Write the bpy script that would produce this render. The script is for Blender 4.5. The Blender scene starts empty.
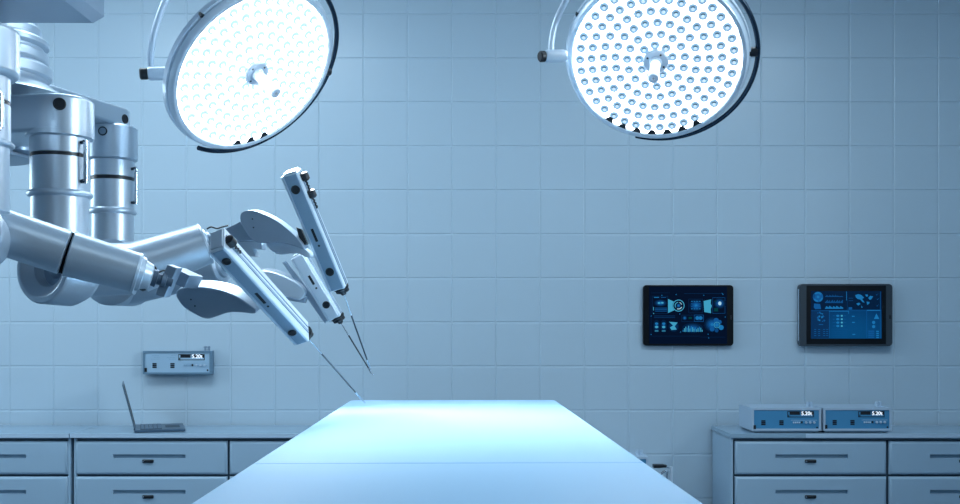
import bpy, bmesh, math, random
from mathutils import Vector, Matrix
random.seed(4)
PI = math.pi
V = Vector
COL = bpy.context.scene.collection
HZ, CX, F, CAMZ = 325.0, 480.0, 1000.0, 1.48      # horizon row, centre column, focal length in pixels, eye height

def P(px, py, Y):
    "point of the room at distance Y seen at photo position px, py"
    return V(((px-CX)*Y/F, Y, CAMZ-(py-HZ)*Y/F))

# ------------------------------------------------------------------ materials
def mat(name, col, rough=.5, metal=0., emit=None, es=0., spec=.5, coat=0., noise=None):
    m = bpy.data.materials.new(name); m.use_nodes = True
    nt = m.node_tree; b = nt.nodes['Principled BSDF']
    b.inputs['Base Color'].default_value = (*col, 1)
    b.inputs['Roughness'].default_value = rough
    b.inputs['Metallic'].default_value = metal
    b.inputs['Specular IOR Level'].default_value = spec
    b.inputs['Coat Weight'].default_value = coat
    if emit:
        b.inputs['Emission Color'].default_value = (*emit, 1)
        b.inputs['Emission Strength'].default_value = es
    if noise:
        sc, amt = noise
        tc = nt.nodes.new('ShaderNodeTexCoord'); n = nt.nodes.new('ShaderNodeTexNoise')
        n.inputs['Scale'].default_value = sc; n.inputs['Detail'].default_value = 4
        nt.links.new(tc.outputs['Object'], n.inputs['Vector'])
        mr = nt.nodes.new('ShaderNodeMapRange')
        mr.inputs['To Min'].default_value = max(0, rough-amt); mr.inputs['To Max'].default_value = rough+amt
        nt.links.new(n.outputs['Fac'], mr.inputs['Value'])
        nt.links.new(mr.outputs['Result'], b.inputs['Roughness'])
    return m

M = {}
M['tile'] = mat('glazed_tile', (.50, .615, .70), .30, noise=(3, .05), spec=.45)
M['paint'] = mat('wall_paint', (.45, .58, .68), .6)
M['ceil'] = mat('ceiling_paint', (.6, .68, .75), .7)
M['floor'] = mat('floor_vinyl', (.10, .16, .22), .3, noise=(5, .06))
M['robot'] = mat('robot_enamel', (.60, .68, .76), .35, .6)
M['robotd'] = mat('robot_enamel_grey_shaded', (.30, .39, .49), .34, .45)
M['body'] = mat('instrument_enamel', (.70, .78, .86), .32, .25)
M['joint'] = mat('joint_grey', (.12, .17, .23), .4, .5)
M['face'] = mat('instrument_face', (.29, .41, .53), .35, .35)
M['black'] = mat('black_plastic', (.008, .011, .016), .4)
M['rubber'] = mat('black_rubber', (.015, .02, .028), .6)
M['chrome'] = mat('chrome', (.75, .8, .85), .16, 1.)
M['steel'] = mat('needle_steel', (.55, .6, .66), .25, 1.)
M['shaft'] = mat('dark_shaft', (.03, .045, .065), .35, .3)
M['lamp'] = mat('lamp_enamel', (.70, .80, .90), .3, .15, coat=.3)
M['lampd'] = mat('lamp_dark_rail', (.02, .04, .07), .25, .5)
M['panel'] = mat('light_panel', (.9, .94, 1), .4, emit=(.93, .97, 1), es=11)
M['lensR'] = mat('lens_clear', (.2, .3, .4), .15, emit=(.36, .60, .80), es=.62, spec=.3)
M['core'] = mat('lens_core', (.5, .6, .7), .3, emit=(.6, .8, .95), es=.85)
M['lensL'] = mat('lens_bright', (.4, .5, .6), .2, emit=(.55, .78, .95), es=.85, spec=.3)
M['lensring'] = mat('lens_ring', (.5, .62, .75), .3, emit=(.5, .68, .86), es=.7)
M['lens_dark'] = mat('lens_reflection', (.05, .11, .18), .3)
M['cab'] = mat('cabinet_laminate', (.38, .52, .64), .30, noise=(6, .04))
M['top'] = mat('worktop_laminate', (.31, .44, .55), .16, noise=(5, .04))
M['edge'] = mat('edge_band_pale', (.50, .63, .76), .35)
M['recess'] = mat('recess_grey', (.24, .35, .45), .5)
M['gap'] = mat('cabinet_carcass', (.06, .095, .13), .6)
M['dev'] = mat('device_case', (.5, .62, .74), .4, .2)
M['frame'] = mat('device_frame_grey', (.17, .28, .38), .4, .2)
M['devpanel'] = mat('device_blue_panel', (.065, .27, .48), .4)
M['devgrey'] = mat('device_grey_panel', (.36, .52, .66), .45)
M['print'] = mat('printed_mark', (.26, .40, .54), .5)
M['printw'] = mat('printed_mark_light', (.55, .68, .8), .5)
M['digit'] = mat('lit_digits', (.8, .9, 1), .4, emit=(.85, .93, 1), es=.9)
M['sheet'] = mat('table_sheet', (.42, .68, .92), .42, spec=.4)
M['tablet'] = mat('tablet_case', (.004, .006, .009), .3, spec=.25)
M['tabletg'] = mat('tablet_case_grey', (.035, .05, .066), .4)
M['laptop'] = mat('laptop_shell', (.10, .16, .23), .35, .5)
M['keys'] = mat('laptop_keys', (.035, .06, .09), .5)
def emi(name, col, s=1.0): return mat(name, (0, 0, 0), .2, emit=col, es=s*.8, spec=.12)
M['scr'] = emi('screen_navy', (.001, .006, .025))
M['g1'] = emi('screen_blue_dim', (.003, .035, .12))
M['g2'] = emi('screen_blue', (.006, .11, .36))
M['g3'] = emi('screen_cyan_blue', (.012, .20, .52))
M['g4'] = emi('screen_cyan', (.06, .42, .66))
M['g5'] = emi('screen_white', (.45, .8, 1.))
M['gg'] = emi('screen_green', (.0, .05, .06))

# cloth: faint woven relief on the sheet
def weave(m, sc=420, st=.05):
    nt = m.node_tree; b = nt.nodes['Principled BSDF']
    tc = nt.nodes.new('ShaderNodeTexCoord'); w = nt.nodes.new('ShaderNodeTexWave'); w.inputs['Scale'].default_value = sc
    n = nt.nodes.new('ShaderNodeTexNoise'); n.inputs['Scale'].default_value = 2.2; n.inputs['Detail'].default_value = 1
    nt.links.new(tc.outputs['Object'], w.inputs['Vector']); nt.links.new(tc.outputs['Object'], n.inputs['Vector'])
    bp = nt.nodes.new('ShaderNodeBump'); bp.inputs['Strength'].default_value = st; bp.inputs['Distance'].default_value = .001
    b2 = nt.nodes.new('ShaderNodeBump'); b2.inputs['Strength'].default_value = .35; b2.inputs['Distance'].default_value = .03
    nt.links.new(w.outputs['Fac'], bp.inputs['Height']); nt.links.new(n.outputs['Fac'], b2.inputs['Height'])
    nt.links.new(bp.outputs['Normal'], b2.inputs['Normal']); nt.links.new(b2.outputs['Normal'], b.inputs['Normal'])
weave(M['sheet'])
# right tablet screen: brighter towards its lower middle (content of the screen)
m = emi('screen_gradient', (.002, .05, .2)); nt = m.node_tree; b = nt.nodes['Principled BSDF']
tc = nt.nodes.new('ShaderNodeTexCoord'); mp = nt.nodes.new('ShaderNodeMapping'); mp.inputs['Location'].default_value = (-.58, 0, -.12)
gr = nt.nodes.new('ShaderNodeTexGradient'); gr.gradient_type = 'SPHERICAL'; rp = nt.nodes.new('ShaderNodeValToRGB')
rp.color_ramp.elements[0].color = (.001, .012, .075, 1); rp.color_ramp.elements[1].color = (.003, .15, .42, 1)
nt.links.new(tc.outputs['Generated'], mp.inputs['Vector']); nt.links.new(mp.outputs['Vector'], gr.inputs['Vector'])
nt.links.new(gr.outputs['Fac'], rp.inputs['Fac']); nt.links.new(rp.outputs['Color'], b.inputs['Emission Color'])
M['scrgrad'] = m

# ------------------------------------------------------------------ shape helpers (all add to a bmesh)
def nb(): return bmesh.new()

def frame_of(d, ref=None):
    d = d.normalized()
    r = ref if ref is not None else (V((0, 0, 1)) if abs(d.z) < .9 else V((1, 0, 0)))
    u = r.cross(d).normalized(); v = d.cross(u).normalized()
    return u, v, d

def lathe(bm, A, d, prof, seg=48, caps=True):
    "solid of revolution about A + t*d, prof = [(t, r), ...]"
    u, v, d = frame_of(d)
    rings = []
    for t, r in prof:
        c = A + d*t
        if r < 1e-6: rings.append([bm.verts.new(c)]); continue
        rings.append([bm.verts.new(c + (u*math.cos(a)+v*math.sin(a))*r) for a in (2*PI*i/seg for i in range(seg))])
    for a, b in zip(rings, rings[1:]):
        if len(a) == 1 and len(b) == 1: continue
        for i in range(seg):
            j = (i+1) % seg
            if len(a) == 1: bm.faces.new((a[0], b[j], b[i]))
            elif len(b) == 1: bm.faces.new((a[i], a[j], b[0]))
            else: bm.faces.new((a[i], a[j], b[j], b[i]))
    if caps:
        if len(rings[0]) > 1: bm.faces.new(rings[0][::-1])
        if len(rings[-1]) > 1: bm.faces.new(rings[-1])
    return bm

def cyl(bm, A, B, r, r2=None, seg=32, ch=None):
    r2 = r if r2 is None else r2; L = (B-A).length; c = min(r, r2)*.12 if ch is None else ch
    c = min(c, L*.4)
    return lathe(bm, A, B-A, [(0, r-c), (c, r), (L-c, r2), (L, r2-c)], seg)

def tube(bm, pts, r, seg=14, caps=True):
    pts = [V(p) for p in pts]; prev = None; rings = []
    rr = r if isinstance(r, (list, tuple)) else [r]*len(pts)
    for i, p in enumerate(pts):
        t = (pts[min(i+1, len(pts)-1)]-pts[max(i-1, 0)]).normalized()
        if prev is None: u = frame_of(t)[0]
        else: u = (prev - t*prev.dot(t)).normalized()
        prev = u; w = t.cross(u)
        rings.append([bm.verts.new(p+(u*math.cos(a)+w*math.sin(a))*rr[i]) for a in (2*PI*k/seg for k in range(seg))])
    for a, b in zip(rings, rings[1:]):
        for i in range(seg): bm.faces.new((a[i], a[(i+1) % seg], b[(i+1) % seg], b[i]))
    if caps: bm.faces.new(rings[0][::-1]); bm.faces.new(rings[-1])
    return bm

def smoothpts(pts, n=8):
    pts = [V(p) for p in pts]; out = []
    for i in range(len(pts)-1):
        p0, p1, p2, p3 = pts[max(i-1, 0)], pts[i], pts[i+1], pts[min(i+2, len(pts)-1)]
        for k in range(n):
            t = k/n
            out.append(.5*((2*p1)+(p2-p0)*t+(2*p0-5*p1+4*p2-p3)*t*t+(3*p1-p0-3*p2+p3)*t**3))
    out.append(pts[-1]); return out

def obox(bm, c, ax, ay, az, bev=0., seg=2):
    "oriented box: centre and three half-extent vectors"
    vs = [bm.verts.new(c+ax*i+ay*j+az*k) for i in (-1, 1) for j in (-1, 1) for k in (-1, 1)]
    fs = [bm.faces.new([vs[q] for q in f]) for f in ((0, 1, 3, 2), (4, 6, 7, 5), (0, 4, 5, 1), (2, 3, 7, 6), (0, 2, 6, 4), (1, 5, 7, 3))]
    bmesh.ops.recalc_face_normals(bm, faces=fs)
    if bev > 0:
        es = list({e for f in fs for e in f.edges})
        bmesh.ops.bevel(bm, geom=es, offset=bev, segments=seg, profile=.5, affect='EDGES')
    return bm

def box(bm, x0, x1, y0, y1, z0, z1, bev=0., seg=2):
    return obox(bm, V(((x0+x1)/2, (y0+y1)/2, (z0+z1)/2)), V((abs(x1-x0)/2, 0, 0)), V((0, abs(y1-y0)/2, 0)), V((0, 0, abs(z1-z0)/2)), bev, seg)

def prism(bm, pts, ex, bev=0., seg=2):
    "polygon of world points extruded along ex"
    a = [bm.verts.new(p) for p in pts]; b = [bm.verts.new(p+ex) for p in pts]; n = len(a)
    f1 = bm.faces.new(a); f2 = bm.faces.new(b[::-1])
    fs = [f1, f2]+[bm.faces.new((a[i], b[i], b[(i+1) % n], a[(i+1) % n])) for i in range(n)]
    bmesh.ops.recalc_face_normals(bm, faces=fs)
    if bev > 0:
        bmesh.ops.bevel(bm, geom=list(set(f1.edges) | set(f2.edges)), offset=bev, segments=seg, profile=.5, affect='EDGES', clamp_overlap=True)
    return bm

def chaikin(pts, n=2, closed=True):
    for _ in range(n):
        out = []
        for i in range(len(pts)):
            a, b = pts[i], pts[(i+1) % len(pts)]
            out += [(a[0]*.75+b[0]*.25, a[1]*.75+b[1]*.25), (a[0]*.25+b[0]*.75, a[1]*.25+b[1]*.75)]
        pts = out
    return pts

def disc(bm, c, n, r, t=.002, seg=24):
    return lathe(bm, c, n, [(0, r), (t*.7, r), (t, r*.86)], seg)

# ------------------------------------------------------------------ object helpers
def wo(o): return V(o['_o']) if o is not None and '_o' in o else V((0, 0, 0))

def tag(o, label=None, cat=None, group=None, kind=None):
    if label: o['label'] = label
    if cat: o['category'] = cat
    if group: o['group'] = group
    if kind: o['kind'] = kind
    return o

def thing(name, loc, label, cat, group=None):
    o = bpy.data.objects.new(name, None); COL.objects.link(o); o.location = loc; o['_o'] = tuple(loc)
    o.empty_display_size = .05
    return tag(o, label, cat, group)

def obj(name, bm, m, parent=None, label=None, smooth=38, kind=None):
    me = bpy.data.meshes.new(name)
    org = wo(parent)
    bmesh.ops.recalc_face_normals(bm, faces=bm.faces[:])
    if org.length > 0: bmesh.ops.translate(bm, verts=bm.verts[:], vec=-org)
    bm.to_mesh(me); bm.free()
    me.materials.append(M[m] if isinstance(m, str) else m)
    if smooth:
        for p in me.polygons: p.use_smooth = True
        me.set_sharp_from_angle(angle=math.radians(smooth))
    o = bpy.data.objects.new(name, me); COL.objects.link(o)
    if smooth:
        wn = o.modifiers.new('normals', 'WEIGHTED_NORMAL'); wn.keep_sharp = True; wn.weight = 80; wn.mode = 'FACE_AREA'
    if parent is not None: o.parent = parent; o['_o'] = tuple(org)
    return tag(o, label, kind=kind)

def copy_tree(o, parent=None):
    c = o.copy(); COL.objects.link(c)
    if parent is not None: c.parent = parent
    for ch in list(o.children): copy_tree(ch, c)
    return c

def text_bm(s, size, loc, rot):
    cu = bpy.data.curves.new('t', 'FONT'); cu.body = s; cu.size = size; cu.extrude = size*.02; cu.offset = size*.012
    to = bpy.data.objects.new('t', cu); COL.objects.link(to)
    bpy.context.view_layer.update()
    me = bpy.data.meshes.new_from_object(to)
    bm = nb(); bm.from_mesh(me)
    bmesh.ops.transform(bm, verts=bm.verts[:], matrix=Matrix.Translation(loc) @ rot)
    bpy.data.objects.remove(to); bpy.data.curves.remove(cu); bpy.data.meshes.remove(me)
    return bm
UPRIGHT = Matrix.Rotation(PI/2, 4, 'X')

# ------------------------------------------------------------------ room
WY = 5.8
PX = 44.2*WY/F; PZ = 44.06*WY/F
def tile_wall():
    bm = nb()
    x_off = (54.0-CX)*WY/F; z_off = CAMZ-(366.4-HZ)*WY/F
    gw = .0055; dep = .0032
    def coords(o, p, lo, hi):
        out = []
        k = math.floor((lo-o)/p)-1
        while o+k*p < hi+p:
            c = o+k*p
            for d, h in ((-gw*1.25, 0), (-gw*.75, -.25), (-gw*.3, -1), (gw*.3, -1), (gw*.75, -.25), (gw*1.25, 0)):
                if lo < c+d < hi: out.append((c+d, h))
            k += 1
        return [(lo, 0)]+out+[(hi, 0)]
    xs = coords(x_off, PX, -4.1, 3.9); zs = coords(z_off, PZ, 0, 3.6)
    g = [[bm.verts.new((x, WY - dep*min(hx, hz), z)) for z, hz in zs] for x, hx in xs]
    for i in range(len(xs)-1):
        for j in range(len(zs)-1): bm.faces.new((g[i][j], g[i+1][j], g[i+1][j+1], g[i][j+1]))
    o = obj('wall_back', bm, 'tile', smooth=0); tag(o, 'pale blue square glazed tiles covering the back wall', kind='structure')
tile_wall()
def S(name, b, m, label):
    o = obj(name, box(nb(), *b), m, smooth=0); tag(o, label, kind='structure')
S('floor', (-4.2, 4, -1.5, 6, -.1, 0), 'floor', 'smooth blue-grey floor')
S('ceiling', (-4.2, 4, -1.5, 6, 3.6, 3.7), 'ceil', 'plain ceiling')
S('wall_left', (-4.2, -4.1, -1.5, 6, 0, 3.6), 'paint', 'plain left wall')
S('wall_right', (3.9, 4, -1.5, 6, 0, 3.6), 'paint', 'plain right wall')

# ------------------------------------------------------------------ drawer cabinets and worktops
CY = 5.34; DY = 5.352                      # worktop front, drawer front plane
sx = lambda px, Y=DY: (px-CX)*Y/F
DW = 152*DY/F; DH = 33.6*DY/F; DP = 35.6*DY/F; DZ = CAMZ-(441.2-HZ)*DY/F
def drawer_parts(par, x0, ztop, lock=True, w=DW, off=0):
    # front panel with a slot cut through it
    s0, s1 = x0+(38+off)*DY/F, x0+(110.5+off)*DY/F; t0, t1 = ztop-13.2*DY/F, ztop-17.2*DY/F
    xs = [x0, s0, s1, x0+w]; zs = [ztop-DH, t1, t0, ztop]
    bm = nb(); th = .018
    g = [[bm.verts.new((x, DY, z)) for z in zs] for x in xs]
    for i in range(3):
        for j in range(3):
            if (i, j) != (1, 1): bm.faces.new((g[i][j], g[i+1][j], g[i+1][j+1], g[i][j+1]))
    r = bmesh.ops.extrude_face_region(bm, geom=bm.faces[:])
    vs = [e for e in r['geom'] if isinstance(e, bmesh.types.BMVert)]
    bmesh.ops.translate(bm, verts=vs, vec=(0, th, 0))
    bmesh.ops.recalc_face_normals(bm, faces=bm.faces[:])
    es = [e for e in bm.edges if all(abs(v.co.y-DY) < 1e-5 for v in e.verts) and any(abs(f.normal.y) < .5 for f in e.link_faces)
          and not (s0-1e-4 <= min(v.co.x for v in e.verts) and max(v.co.x for v in e.verts) <= s1+1e-4 and t1-1e-4 <= min(v.co.z for v in e.verts) and max(v.co.z for v in e.verts) <= t0+1e-4)]
    bmesh.ops.bevel(bm, geom=es, offset=.016, segments=3, profile=.5, affect='EDGES')
    d = obj('drawer', bm, 'cab', par)
    obj('handle_recess', box(nb(), s0-.002, s1+.002, DY+.014, DY+.028, t1-.002, t0+.002), 'recess', d, 'grey slot recess')
    if lock:
        lx = x0+(73+off)*DY/F; lz = ztop-20*DY/F; bm = nb()
        box(bm, lx-.031, lx+.031, DY-.006, DY+.004, lz-.009, lz+.009, .006, 3)
        box(bm, lx-.016, lx+.014, DY-.012, DY, lz-.005, lz+.005, .003, 2)
        lk = obj('lock', bm, 'black', d, 'small black lock')
        obj('lock_barrel', cyl(nb(), V((lx-.024, DY-.008, lz)), V((lx-.024, DY, lz)), .0045), 'chrome', lk, 'chrome barrel')
def cabinet(x0, x1, cols, label, zbot=.09, off=0):
    t = thing('drawer_cabinet', V(((x0+x1)/2, 5.57, 0)), label, 'cabinet', 'drawer cabinets along the back wall')
    bm = nb()
    zt = .876
    box(bm, x0, x0+.012, DY+.006, 5.78, zbot, zt); box(bm, x1-.012, x1, DY+.006, 5.78, zbot, zt)
    box(bm, x0, x1, DY+.03, 5.78, zbot, zbot+.015); box(bm, x0, x1, DY+.03, 5.78, zt-.015, zt)
    obj('carcass', bm, 'cab', t, smooth=0)
    obj('inner_body', box(nb(), x0+.012, x1-.012, DY+.026, 5.77, zbot+.01, zt-.012), 'gap', t, 'dark inner carcass', smooth=0)
    obj('plinth', box(nb(), x0+.01, x1-.01, DY+.05, 5.75, 0, zbot), 'gap', t, 'dark recessed plinth', smooth=0)
    for cx0 in cols:
        for k in range(4): drawer_parts(t, cx0, DZ-k*DP, off=off)
cabinet(sx(-239), sx(70), [sx(-237), sx(-84.5)], 'grey blue drawer cabinet at far left, cut by the frame edge')
cabinet(sx(73.6), sx(383.5), [sx(75), sx(229)], 'grey blue drawer cabinet under the laptop, partly hidden by the operating table')
cabinet(sx(731), sx(1044), [sx(735), sx(889.5)], 'grey blue drawer cabinet on the right, under the twin blue instruments', off=2.5)
def worktop(x0, x1, label, eb=-9):
    o = obj('worktop', box(nb(), x0, x1, CY+.002, 5.785, .8765, .9, .0015, 2), 'top')
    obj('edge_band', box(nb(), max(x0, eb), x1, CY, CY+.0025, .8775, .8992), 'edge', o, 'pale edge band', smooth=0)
    tag(o, label, 'worktop', 'worktops on the drawer cabinets')
worktop(sx(-240, CY), sx(69, CY), 'far left grey blue worktop with nothing on it')
worktop(sx(69.9, CY), sx(386, CY), 'grey blue worktop that carries the open laptop')
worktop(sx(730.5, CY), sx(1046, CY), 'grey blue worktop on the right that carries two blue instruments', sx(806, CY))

# ------------------------------------------------------------------ bench instruments
def instrument(origin, w, h, dep, blue, label, group=None, feet=True):
    t = thing('bench_instrument', origin, label, 'medical device', group)
    x, y, z = origin; fh = .012 if feet else 0
    z0 = z+fh; k = w/69.
    X = lambda q: x-w/2+q*k                     # q: photo pixels across the 69-wide front
    Z = lambda q: z0+h-q*k                      # down from the top edge
    bd = .011
    # shell with recessed front
    bm = nb()
    a = [(x-w/2, z0), (x+w/2, z0), (x+w/2, z0+h), (x-w/2, z0+h)]; b = [(x-w/2+bd, z0+bd), (x+w/2-bd, z0+bd), (x+w/2-bd, z0+h-bd), (x-w/2+bd, z0+h-bd)]
    f = [bm.verts.new((p, y, q)) for p, q in a]; g = [bm.verts.new((p, y, q)) for p, q in b]
    r = [bm.verts.new((p, y+.007, q)) for p, q in b]; bk = [bm.verts.new((p, y+dep, q)) for p, q in a]
    for i in range(4):
        j = (i+1) % 4
        bm.faces.new((f[i], f[j], g[j], g[i])); bm.faces.new((g[i], g[j], r[j], r[i])); bm.faces.new((f[j], f[i], bk[i], bk[j]))
    bm.faces.new(bk)
    bm.faces.new(r)
    obj('case', bm, 'dev' if blue else 'frame', t, smooth=0)
    fp = obj('front_panel', box(nb(), x-w/2+bd, x+w/2-bd, y+.004, y+.009, z0+bd, z0+h-bd), 'devpanel' if blue else 'devgrey', t,
             'blue front panel' if blue else 'pale grey front panel', smooth=0)
    yf = y+.004
    B = lambda nm, q0, q1, r0, r1, d, m, lab=None, par=t: obj(nm, box(nb(), X(q0), X(q1), yf-d, yf+.001, Z(r1), Z(r0)), m, par, lab, smooth=0)
    dsp = B('display', 35.5, 62, 3.2, 9.3, .0008, 'black', 'dark display window')
    bm = nb()
    box(bm, X(36.1), X(61.2), yf-.0016, yf, Z(8.6), Z(6.9)); box(bm, X(36.1), X(37.6), yf-.0016, yf, Z(8.6), Z(3.9)); box(bm, X(48), X(49), yf-.0016, yf, Z(6.9), Z(3.6))
    obj('bezel', bm, 'devpanel' if blue else 'devgrey', dsp, smooth=0)
    tx = text_bm('5.20t', 5.2*k, V((X(49.2), yf-.002, Z(7.1))), UPRIGHT)
    obj('digits', tx, 'digit', dsp, 'white lit digits', smooth=0)
    for q in (9.5, 27.5):
        bm = nb()
        for i in range(3): box(bm, X(q), X(q+4.2), yf-.001, yf, Z(13.6+i*1.75), Z(12.2+i*1.75))
        obj('vent_slots', bm, 'black', t, smooth=0)
    obj('power_switch', box(nb(), X(1.6), X(4), yf-.006, yf, Z(21), Z(17), .001), 'black', t, smooth=0)
    for i in range(4): B('push_button', 41+i*1.9, 42.3+i*1.9, 13.6, 15.2, .003, 'printw' if blue else 'print')
    B('push_button', 49, 50.6, 13.2, 15.2, .003, 'black', 'black button')
    for q in (54, 58, 62):
        if q < 63:
            bm = nb(); cyl(bm, V((X(q), yf-.008, Z(14.3))), V((X(q), yf, Z(14.3))), 1.25*k, seg=16)
            obj('dial', bm, 'dev', t)
    B('label_strip', 39, 65, 12, 12.3, .0006, 'printw' if blue else 'print')
    obj('indicator', disc(nb(), V((X(65), yf, Z(19.4))), V((0, -1, 0)), .9*k), 'black', t)
    if not blue:
        bm = nb()
        for q0, q1, r in ((9, 17, 4.2), (11, 17, 6), (8, 17, 8), (28, 34, 4.2), (24, 34, 6.4), (26, 34, 8)):
            for i in range(int((q1-q0)/1.5)): box(bm, X(q0+i*1.5), X(q0+i*1.5+1), yf-.0006, yf, Z(r+.5), Z(r))
        obj('printed_lines', bm, 'print', t, smooth=0)
    # connector stubs on the lid
    for q in (61.5, 65):
        c = V((X(q), y+min(dep*.5, .1), z0+h-.002)); bm = nb()
        lathe(bm, c, V((0, 0, 1)), [(0, .008), (.012, .008), (.013, .0065), (.017, .0065), (.018, .009), (.027, .009), (.029, .007)], 20)
        obj('connector', bm, 'dev' if blue else 'robotd', t)
    if feet:
        bm = nb(); box(bm, x-w/2+.012, x+w/2-.012, y+.012, y+dep-.01, z+.003, z0+.001)
        obj('base_rail', bm, 'recess', t, 'dark recessed base', smooth=0)
        for a_ in (-1, 1):
            for b_ in (.03, dep-.03):
                obj('foot', cyl(nb(), V((x+a_*(w/2-.03), y+b_, z)), V((x+a_*(w/2-.03), y+b_, z+.006)), .012), 'rubber', t)
    return t
iw = 69.2*5.38/F
ih = 22.7*5.37/F
G = 'blue bench instruments on the right worktop'
instrument(V((((752+821.2)/2-CX)*5.372/F, 5.372, .9)), iw, ih, .27, True, 'left one of the twin blue fronted instruments on the right worktop', G)
instrument(V((((823.6+891.5)/2-CX)*5.372/F, 5.372, .9)), iw*.985, ih, .27, True, 'right one of the twin blue fronted instruments on the right worktop', G)
instrument(V(((177.1-CX)*5.742/F, 5.742, CAMZ-(374.3-HZ)*5.742/F)), 68.6*5.742/F, 23.3*5.742/F, .056, False,
           'grey control unit with vents and a digit display mounted on the wall above the laptop', feet=False)

# trolley behind the operating table
tr = thing('instrument_trolley', V((.74, 5.5, 0)), 'chrome trolley with a black handle half hidden behind the operating table', 'trolley')
tx0, tx1 = .36, (669.5-CX)*5.45/F
ztop = CAMZ-(465.2-HZ)*5.45/F
for x in (tx0, tx1):
    for y in (5.4, 5.68):
        p = obj('post', cyl(nb(), V((x, y, .06)), V((x, y, ztop if (x == tx1 and y < 5.5) else .63)), .0085, seg=20), 'lamp', tr)
        obj('caster', lathe(nb(), V((x-.012, y, .03)), V((1, 0, 0)), [(0, .022), (.004, .03), (.02, .03), (.024, .022)], 24), 'rubber', p, 'black caster')
for z in (.615, .25):
    obj('shelf', box(nb(), tx0-.01, tx1+.008, 5.39, 5.69, z, z+.014, .003), 'dev', tr)
c = P(661, 466.7, 5.36)
bm = nb(); prism(bm, [P(654, 465, 5.36), P(664, 465, 5.36), P(667.5, 465.8, 5.36), P(666, 467.6, 5.36), P(659, 468.3, 5.36), P(654, 468.2, 5.36)], V((0, .05, 0)), .003)
hd = obj('handle', bm, 'black', tr, 'black grip')
bm = nb()
tube(bm, [P(668, 471.5, 5.4), P(665.5, 471.3, 5.37), P(663, 472.2, 5.37), P(660, 475, 5.37)], .006)
tube(bm, [P(669.5, 468, 5.4), P(664, 467, 5.38)], .004)
tube(bm, [P(667, 471, 5.4), P(667, 490, 5.4)], .006)
obj('handle_bracket', bm, 'chrome', tr)
instrument(V(((648.2-CX)*5.42/F-iw/2, 5.42, .63)), iw, ih, .22, True, 'third blue fronted instrument, mostly hidden behind the right side of the operating table')

# ------------------------------------------------------------------ laptop
lt = thing('laptop', V((-1.80, 5.5, .9)), 'slim dark open laptop seen edge on, standing on the left worktop', 'laptop')
H0 = V((P(134.6, 432.7, 5.365).x, 5.365, .9)); du = V((.945, .326, 0)).normalized(); dv = V((-.326, .945, 0)).normalized(); up = V((0, 0, 1))
L, W = .263, .33
cen = H0+du*L/2+dv*W/2
obj('base', obox(nb(), cen+up*.0085, du*L/2, dv*W/2, up*.0065, .003), 'laptop', lt)
for a in (-.85, .85):
    for b_ in (-.85, .85): obj('rubber_foot', cyl(nb(), cen+du*a*L/2+dv*b_*W/2, cen+du*a*L/2+dv*b_*W/2+up*.004, .006, seg=12), 'rubber', lt)
kb = obj('keyboard', obox(nb(), H0+du*.085+dv*W/2+up*.0155, du*.056, dv*W*.44, up*.0014), 'keys', lt, 'dark keyboard', smooth=0)
bm = nb()
for i in range(5):
    for j in range(12): obox(bm, H0+du*(.04+i*.0225)+dv*(.036+j*.0235)+up*.0176, du*.0095, dv*.010, up*.0014, .001, 1)
obj('keys', bm, 'laptop', kb, smooth=0)
obj('touchpad', obox(nb(), H0+du*.2+dv*W/2+up*.0154, du*.038, dv*.055, up*.0008), 'keys', lt, smooth=0)
lean = (up*math.cos(math.radians(14.5))-du*math.sin(math.radians(14.5))).normalized()
nl = lean.cross(dv).normalized()
s0 = H0+up*.016+du*.002
scr = obj('lid', obox(nb(), s0+lean*.127+dv*W/2, nl*.0028, dv*W/2, lean*.127, .002), 'laptop', lt)
obj('screen', obox(nb(), s0+lean*.13+dv*W/2+nl*.0029*(1 if nl.x > 0 else -1), nl*.0006, dv*W*.46, lean*.112), 'black', scr, 'dark screen', smooth=0)
obj('hinge', cyl(nb(), H0+up*.016+dv*.03, H0+up*.016+dv*.30, .005, seg=14), 'keys', lt)

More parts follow.
